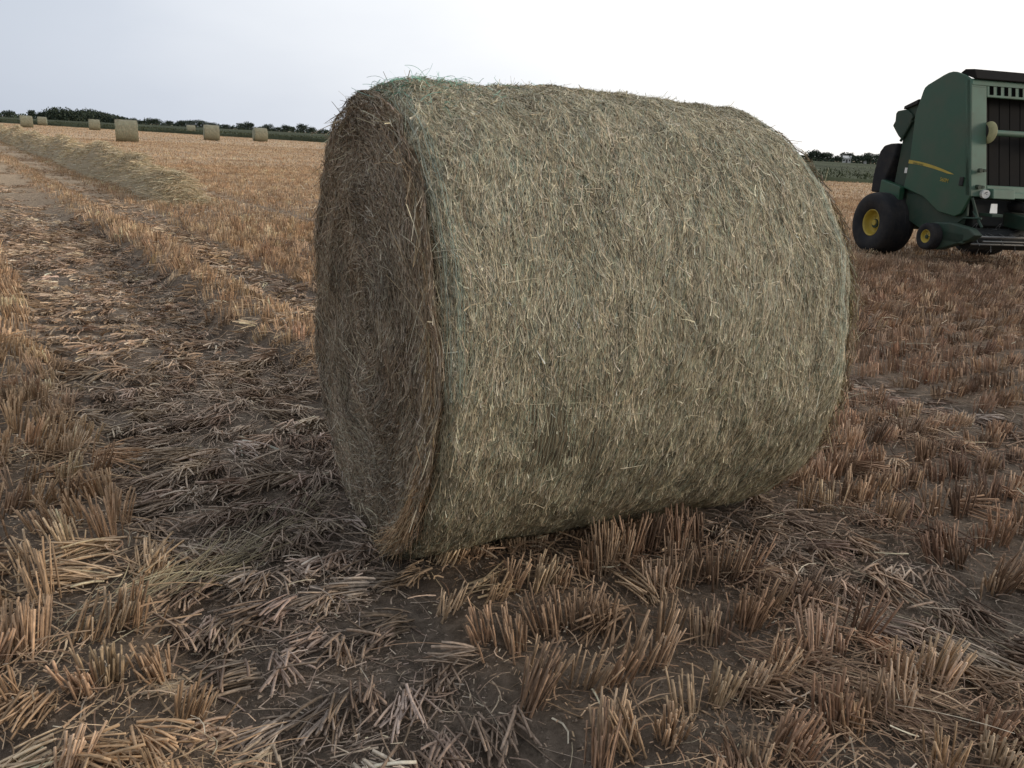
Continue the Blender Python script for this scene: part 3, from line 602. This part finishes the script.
wl = MB(); wl.add([(-1.9,-1.6,0),(1.9,-1.6,0),(1.9,1.6,0),(-1.9,1.6,0),(-1.9,-1.6,2.5),(1.9,-1.6,2.5),(1.9,1.6,2.5),(-1.9,1.6,2.5),(-1.9,0,3.5),(1.9,0,3.5)],[(0,1,5,4),(2,3,7,6),(1,2,6,9,5),(3,0,4,8,7)]); wl.build('wall', WALLM, hs0)
rf = MB(); rf.add([(-2.1,-1.9,2.36),(2.1,-1.9,2.36),(2.1,0,3.62),(-2.1,0,3.62),(-2.1,1.9,2.36),(2.1,1.9,2.36)],[(0,1,2,3),(3,2,5,4)]); rf.build('roof', WALLM, hs0)
dr = MB(); dr.box((-.4,-1.64,0),(.4,-1.605,1.9)); dr.build('door', ROOFM, hs0)
for xx in (-1.25, 1.25): q = MB(); q.box((xx-.3,-1.64,1.0),(xx+.3,-1.605,1.8)); q.build('window', DARK, hs0)
x, y = azdist(866, 430); sh = empty('farm_shed', (x, y, 0)); tag(sh, 'tiny white shed among the trees left of the baler', 'shed')
q = MB(); q.box((-.55,-.6,0),(.55,.6,2.2)); q.build('wall', WALLM, sh); q = MB(); q.plate([(-.7,2.21),(.7,2.21),(0,2.7)], -.7, .7); q.build('roof', ROOFM, sh)

# ------------------------------------------------------------------ round baler
BA = R_(-76); OX, OY = 6.678, 13.564
bl = empty('round_baler', (OX, OY, 0), BA); tag(bl, 'green round baler with yellow wheel rims parked on the stubble right of the big bale', 'baler')
# local axes: +x forward, left side seen in the photo is -y  (S = -y)
def zf_(z): return 1.937-.276*z                           # the front face leans forward towards its foot
side = [(1.23,2.56),(1.11,2.62),(.93,2.67),(.86,2.677),(.78,2.668),(.69,2.64),(.40,2.525),(.345,2.49),(.32,2.44),(.30,2.36),(.24,2.11),(.30,1.43),(.27,1.03),(.73,.93),(1.1,.74),(1.44,.705),(1.54,.75),(1.66,1.0)]
for sy in (-1, 1):
    p = MB(); p.plate(side, sy*.86, sy*.90) if sy > 0 else p.plate(side, -.90, -.86); sp = p.build('side_panel', GREEN, bl, .012)
    if sy < 0:
        # yellow stripe, a shallow tapering arc on the panel
        s_t = np.linspace(0, 1, 14); top = [(.29+.99*q, 1.447-.055*q-.115*q*q) for q in s_t]; bot = [(.29+.99*q, 1.447-.055*q-.115*q*q-(.034*(1-q)**.5+.018*min(1,(1-q)*8))) for q in s_t]
        p = MB(); p.plate(top+bot[::-1][1:], -.9035, -.9005); p.build('stripe', YELLOW, sp)
        p = MB(); p.box((.235,-.9045,1.25),(.29,-.9005,1.33)); p.build('decal', WHITE, sp)
        p = MB(); p.box((1.42,-.925,1.13),(1.49,-.9005,1.25)); p.build('latch', DARK, sp, .008)
        for body, x0, z0, hgt, mt, ang in (('JOHN DEERE', .40, 1.392, .028, GREEN, -7), ('560M', 1.02, 1.175, .055, YELLOW, -6)):
            fc = bpy.data.curves.new('lettering', 'FONT'); fc.body = body; fc.size = hgt*1.4; fc.extrude = .0006
            tmp = bpy.data.objects.new('lettering', fc); COL.objects.link(tmp); dg = bpy.context.evaluated_depsgraph_get()
            me = bpy.data.meshes.new_from_object(tmp.evaluated_get(dg)); bpy.data.objects.remove(tmp)
            me.materials.clear(); me.materials.append(mt); o = bpy.data.objects.new('lettering', me); COL.objects.link(o); o.parent = sp
            o.rotation_euler = (R_(90), R_(-ang), 0); o.location = (x0, -.9048, z0)
# chamber between the panels
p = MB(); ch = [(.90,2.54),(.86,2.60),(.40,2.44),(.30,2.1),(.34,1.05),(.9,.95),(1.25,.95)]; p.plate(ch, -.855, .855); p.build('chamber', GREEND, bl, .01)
# tailgate
tg = [(.26,2.34),(-.06,2.20),(-.02,1.80),(-.04,1.02),(.28,1.02),(.31,1.6)]
p = MB(); p.plate(tg, -.84, .84); tgo = p.build('tailgate', GREEND, bl, .015)
for sy in (-1, 1):
    def Y(a, b): return (sy*a, sy*b) if sy > 0 else (sy*b, sy*a)
    p = MB(); p.plate([(.24,2.33),(-.06,2.235),(-.065,2.19),(.22,2.26)], *Y(.8,.885)); p.build('tailgate_arm', DARK, tgo, .006)
    p = MB(); p.plate([(-.0,2.19),(-.20,2.17),(-.235,2.13),(-.22,2.02),(-.26,1.95),(-.15,1.85),(-.08,1.79),(-.03,1.76),(.03,1.84),(.17,2.07),(.13,2.12)], *Y(.62,.88)); p.build('light_box', GREEND, tgo, .012)
    p = MB(); p.tube((.16,sy*.87,2.02),(-.02,sy*.87,1.72),.022,10); p.build('cylinder_rod', STEEL if sy > 0 else GREEND, tgo)
    p = MB(); p.plate([(-.04,1.69),(-.22,1.68),(-.36,1.65),(-.44,1.56),(-.475,1.42),(-.50,1.27),(-.51,1.08),(-.50,.92),(-.18,.92),(-.19,1.15),(-.06,1.5)], *Y(.60,.90)); p.build('rear_shield', BLACK, bl, .03, seg=4)
    p = MB(); p.plate([(-.205,1.11),(-.19,1.13),(.24,1.05),(.27,1.03),(.27,.80),(-.205,.84)], *Y(.86,.96)); p.build('toolbox', GREEN, bl, .015)
# front frame on the leaning face
def slab(y0, y1, z0, z1, d0, d1):                          # a box lying in the leaning front plane, d = proud distance
    V = []
    for d in (d0, d1):
        for (yy, zz) in ((y0, z0), (y1, z0), (y1, z1), (y0, z1)): V.append((zf_(zz)+d, yy, zz))
    return V, [(0,3,2,1),(4,5,6,7),(0,1,5,4),(1,2,6,5),(2,3,7,6),(3,0,4,7)]
p = MB()
p.add(*slab(-.90,-.64,1.0,2.56,-.10,.012)); p.add(*slab(.64,.90,1.0,2.56,-.10,.012)); p.add(*slab(-.638,.638,2.33,2.56,-.10,.010)); p.add(*slab(-.638,.638,1.06,1.155,-.10,.010))
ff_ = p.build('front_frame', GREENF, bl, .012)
for k in range(10):
    p = MB(); yc = -.56+k*.1225; p.add(*slab(yc-.031, yc+.031, 2.365, 2.485, .0115, .0155)); p.build('vent_slot', VOIDM, ff_, .012, seg=3)
p = MB(); p.add(*slab(-.885,-.66,2.455,2.462,.0125,.0145)); p.add(*slab(-.90,-.885,1.01,2.5,.0125,.02)); p.build('seam', GREEN, ff_)
p = MB()
p.plate([(1.30,2.565),(1.27,2.555),(.97,2.655),(1.05,2.70),(1.22,2.69)], -.86, .86); p.build('top_cover', BELT, bl, .012)
p = MB(); p.plate([(1.275,2.48),(1.25,2.55),(1.20,2.57),(1.18,2.50)], -.885, .885); p.build('top_rail', GREENF, bl, .008)
for k in range(7):
    y0 = -.62+k*.178; p = MB(); V, Fc = slab(y0, y0+.168, 1.10, 2.36, -.20, -.165); p.add(V, Fc); p.build('belt', BELT, bl, .006)
p = MB(); p.add(*slab(-.64,.64,1.1,2.36,-.30,-.24)); p.build('inner_wall', DARK, bl)
p = MB(); p.tube((zf_(1.86)+.03,-.60,1.86),(zf_(1.86)+.03,.60,1.86),.042,24); rl = p.build('idler_roller', GREENF, bl, smooth=False)
for sy in (-1, 1):
    p = MB(); p.lathe([(-.018*sy,.001),(-.018*sy,.08),(-.012*sy,.135),(-.002*sy,.15),(.006*sy,.145),(.012*sy,.06),(.012*sy,.001)], (zf_(1.86)+.03, sy*.622, 1.86), 32); p.build('end_cap', CREAM, rl, smooth=True)
    p = MB(); p.lathe([(0,.001),(0,.12),(.015*sy,.12),(.015*sy,.001)], (zf_(1.86)-.08, sy*.638, 1.86), 24); p.build('end_gap_shade', DARK, rl)  # dark disc standing in for the shadow gap behind the cap
p = MB(); p.add(*slab(-.63,-.27,.985,1.115,.012,.12)); p.build('beam_box', GREENF, bl, .01)
p = MB(); p.add(*slab(-.262,.63,.995,1.075,.012,.07)); p.build('cross_beam', GREENF, bl, .01)
p = MB(); p.tube((1.665,-.70,1.04),(1.73,-.712,1.04),.058,28); dd_ = p.build('white_marker', WHITE, bl)
p = MB()
for k in range(9):
    a0 = R_(-60+k*28); a1 = R_(-60+(k+1)*28)
    p.box((1.7305,-.705+.026*math.cos(a0)-.005,1.04+.026*math.sin(a0)-.005),(1.7335,-.705+.026*math.cos(a0)+.005,1.04+.026*math.sin(a0)+.005))
p.box((1.7305,-.71,1.035),(1.7335,-.68,1.045)); p.build('marker_symbol', DARK, dd_)
for a, b in (((1.66,-.80,1.35),(1.61,-.80,1.35)), ((1.69,-.80,1.13),(1.62,-.80,1.13))): p = MB(); p.tube(a, b, .03, 12); p.tube((a[0],-.74,a[2]),(b[0],-.74,b[2]), .022, 12); p.build('latch_knob', GREEND, bl)
V = [(1.74,-.60,.915),(1.74,-.50,.915),(1.80,-.53,.79),(1.80,-.65,.79)]; p = MB(); p.add(V+[(a-.008,b,c-.003) for a,b,c in V], [(0,1,2,3),(7,6,5,4),(0,4,5,1),(1,5,6,2),(2,6,7,3),(3,7,4,0)]); p.build('sign_plate', WHITE, bl)
p = MB(); p.box((1.62,-.66,.74),(1.86,-.48,.782)); p.build('step', GREEND, bl, .006)
# lower chassis
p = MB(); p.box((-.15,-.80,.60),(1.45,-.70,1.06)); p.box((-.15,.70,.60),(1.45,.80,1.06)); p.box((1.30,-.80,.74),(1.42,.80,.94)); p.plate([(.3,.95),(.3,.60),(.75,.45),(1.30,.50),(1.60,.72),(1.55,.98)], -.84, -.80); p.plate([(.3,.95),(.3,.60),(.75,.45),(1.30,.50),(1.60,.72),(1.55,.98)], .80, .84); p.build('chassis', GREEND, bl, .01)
p = MB(); p.tube((0,-1.1,.454),(0,1.1,.454),.07,16); p.box((-.1,-.8,.5),(.12,-.7,.95)); p.box((-.1,.7,.5),(.12,.8,.95)); p.build('axle', GREEND, bl, .005)
p = MB(); p.plate([(1.45,.95),(1.0,.9),(.9,.4),(1.3,.42),(1.55,.6)], -.66, .66); p.build('feed_housing', DARK, bl, .01)
# pickup
pk = MB(); pk.tube((1.62,-.80,.42),(1.62,.80,.42),.15,28); po = pk.build('pickup_reel', DARK, bl)
for k in range(12):
    y0 = -.74+k*.1345
    for q in range(4):
        tn = MB(); a = R_(q*90+k*31); tn.tube((1.62+.14*math.cos(a), y0, .42+.14*math.sin(a)), (1.62+.23*math.cos(a-.35), y0, .42+.23*math.sin(a-.35)), .005, 5); tn.build('tine', STEEL, po)
p = MB(); p.tube((1.88,-.86,.47),(1.88,.86,.47),.016,10); p.tube((1.80,-.86,.36),(1.80,.86,.36),.013,10); p.tube((1.94,-.80,.415),(1.94,.80,.415),.011,10)
for k in range(9): p.tube((1.88,-.72+k*.18,.47),(1.35,-.72+k*.18,.60),.006,6)
p.build('wind_guard', STEEL, bl)
for sy in (-1, 1):
    p = MB(); p.plate([(1.05,.20),(1.34,.22),(1.9,.42),(2.0,.50),(1.86,.58),(1.50,.62),(1.18,.60),(1.02,.42)], *( (-1.0,-.86) if sy < 0 else (.86,1.0))); p.build('pickup_shield', GREEND, bl, .02, seg=3)
    p = MB(); p.tube((1.22,sy*.98,.39),(1.22,sy*1.12,.39),.03,12); p.box((1.19,min(sy*.97,sy*1.0),.36),(1.8,max(sy*.97,sy*1.0)+.02,.50)); p.build('wheel_arm', GREEND, bl, .008)
    # brackets and hoses by the foot of the front post
    p = MB(); p.tube((1.66,sy*.86,.98),(1.80,sy*.80,.66),.018,8); p.tube((1.70,sy*.83,.80),(1.92,sy*.84,.60),.016,8); p.tube((1.60,sy*.88,.70),(1.90,sy*.86,.72),.014,8); p.build('strut', GREEND, bl)
# drawbar, jack and hoses in front
p = MB(); p.add([(1.40,-.14,.60),(1.40,.14,.60),(1.40,.14,.80),(1.40,-.14,.80),(3.6,-.07,.46),(3.6,.07,.46),(3.6,.07,.60),(3.6,-.07,.60)], [(0,3,2,1),(4,5,6,7),(0,1,5,4),(1,2,6,5),(2,3,7,6),(3,0,4,7)]); p.build('drawbar', GREEND, bl, .015)
p = MB(); p.tube((3.62,0,.50),(3.62,0,.62),.07,16); p.box((3.58,-.04,.50),(3.84,.04,.55)); p.build('hitch', DARK, bl, .005)
p = MB(); p.tube((2.5,.20,.12),(2.5,.20,.95),.035,14); p.box((2.40,.11,.0),(2.60,.29,.03)); p.tube((2.5,.20,.03),(2.5,.20,.13),.025,12); p.box((2.45,.05,.58),(2.55,.18,.66)); p.build('jack_stand', DARK, bl, .004)
p = MB(); p.tube((1.5,.0,.88),(3.5,.0,.80),.045,16); p.tube((1.5,0,.88),(1.75,0,.87),.085,18,.07); p.build('drive_shaft', BLACK, bl)
def wheel(name, cx, y0, wdt, R1, rr_, sgn):
    c = (cx, y0, R1); root = MB()
    sh_ = .10*R1; hw = wdt/2; prof = []
    for a in np.linspace(-90, 90, 15):
        pass
    prof = [(-hw*.80, rr_*1.0), (-hw*.93, rr_*1.12), (-hw*1.02, (rr_+R1)/2), (-hw*.99, R1*.90), (-hw*.90, R1*.965), (-hw*.72, R1*.992), (-hw*.3, R1), (hw*.3, R1), (hw*.72, R1*.992), (hw*.90, R1*.965), (hw*.99, R1*.90), (hw*1.02, (rr_+R1)/2), (hw*.93, rr_*1.12), (hw*.80, rr_)]
    root.lathe(prof, c, 64); ty = root.build('tyre', BLACK, None, smooth=True)
    # flatten and sink the contact patch slightly
    for v in ty.data.vertices:
        if v.co.z < .012: v.co.z = .012+(v.co.z-.012)*.3
    for q in (-.55, -.2, .2, .55):
        g_ = MB(); g_.lathe([(q*hw-.010, R1*1.0), (q*hw-.006, R1*1.008), (q*hw+.006, R1*1.008), (q*hw+.010, R1*1.0)], c, 64); go = g_.build('tread_rib', BLACK, ty, smooth=True)
    rm_ = MB(); o_ = sgn*hw
    rm_.lathe([(o_*.84, rr_*1.04), (o_*.88, rr_*.99), (o_*.80, rr_*.93), (o_*.55, rr_*.88), (o_*.42, rr_*.84), (o_*.36, rr_*.60), (o_*.46, rr_*.42), (o_*.50, rr_*.30), (o_*.50, .001)], c, 48)
    rm_.lathe([(-o_*.84, rr_*1.04), (-o_*.8, rr_*.93), (-o_*.2, rr_*.86), (-o_*.2, .001)], c, 32); ri = rm_.build('rim', YELLOW, None, smooth=True)
    hb = MB(); hb.tube((cx, y0+o_*.48, R1), (cx, y0+o_*.66, R1), rr_*.26, 20, rr_*.22)
    for k in range(6):
        a = k*math.pi/3; hb.tube((cx+rr_*.42*math.cos(a), y0+o_*.40, R1+rr_*.42*math.sin(a)), (cx+rr_*.42*math.cos(a), y0+o_*.52, R1+rr_*.42*math.sin(a)), .014*R1/.45, 6)
    hu = hb.build('hub', DARK if R1 < .3 else YELLOW, None)
    e = empty(name, (0, 0, 0)); e.parent = bl
    for q in (ty, ri, hu): q.parent = e
    # sub-parts may not nest a level deeper than thing > part > sub-part
    for ch_ in list(ty.children): ch_.parent = e
    return e
for sy in (-1, 1):
    wheel('wheel', 0, sy*(1.2-.25), .50, .468, .200, sy)
    g = wheel('gauge_wheel', 1.22, sy*1.06, .17, .19, .092, sy); g.location.z = .205

sc.cycles.max_bounces = 6; sc.cycles.diffuse_bounces = 3; sc.cycles.use_adaptive_sampling = True
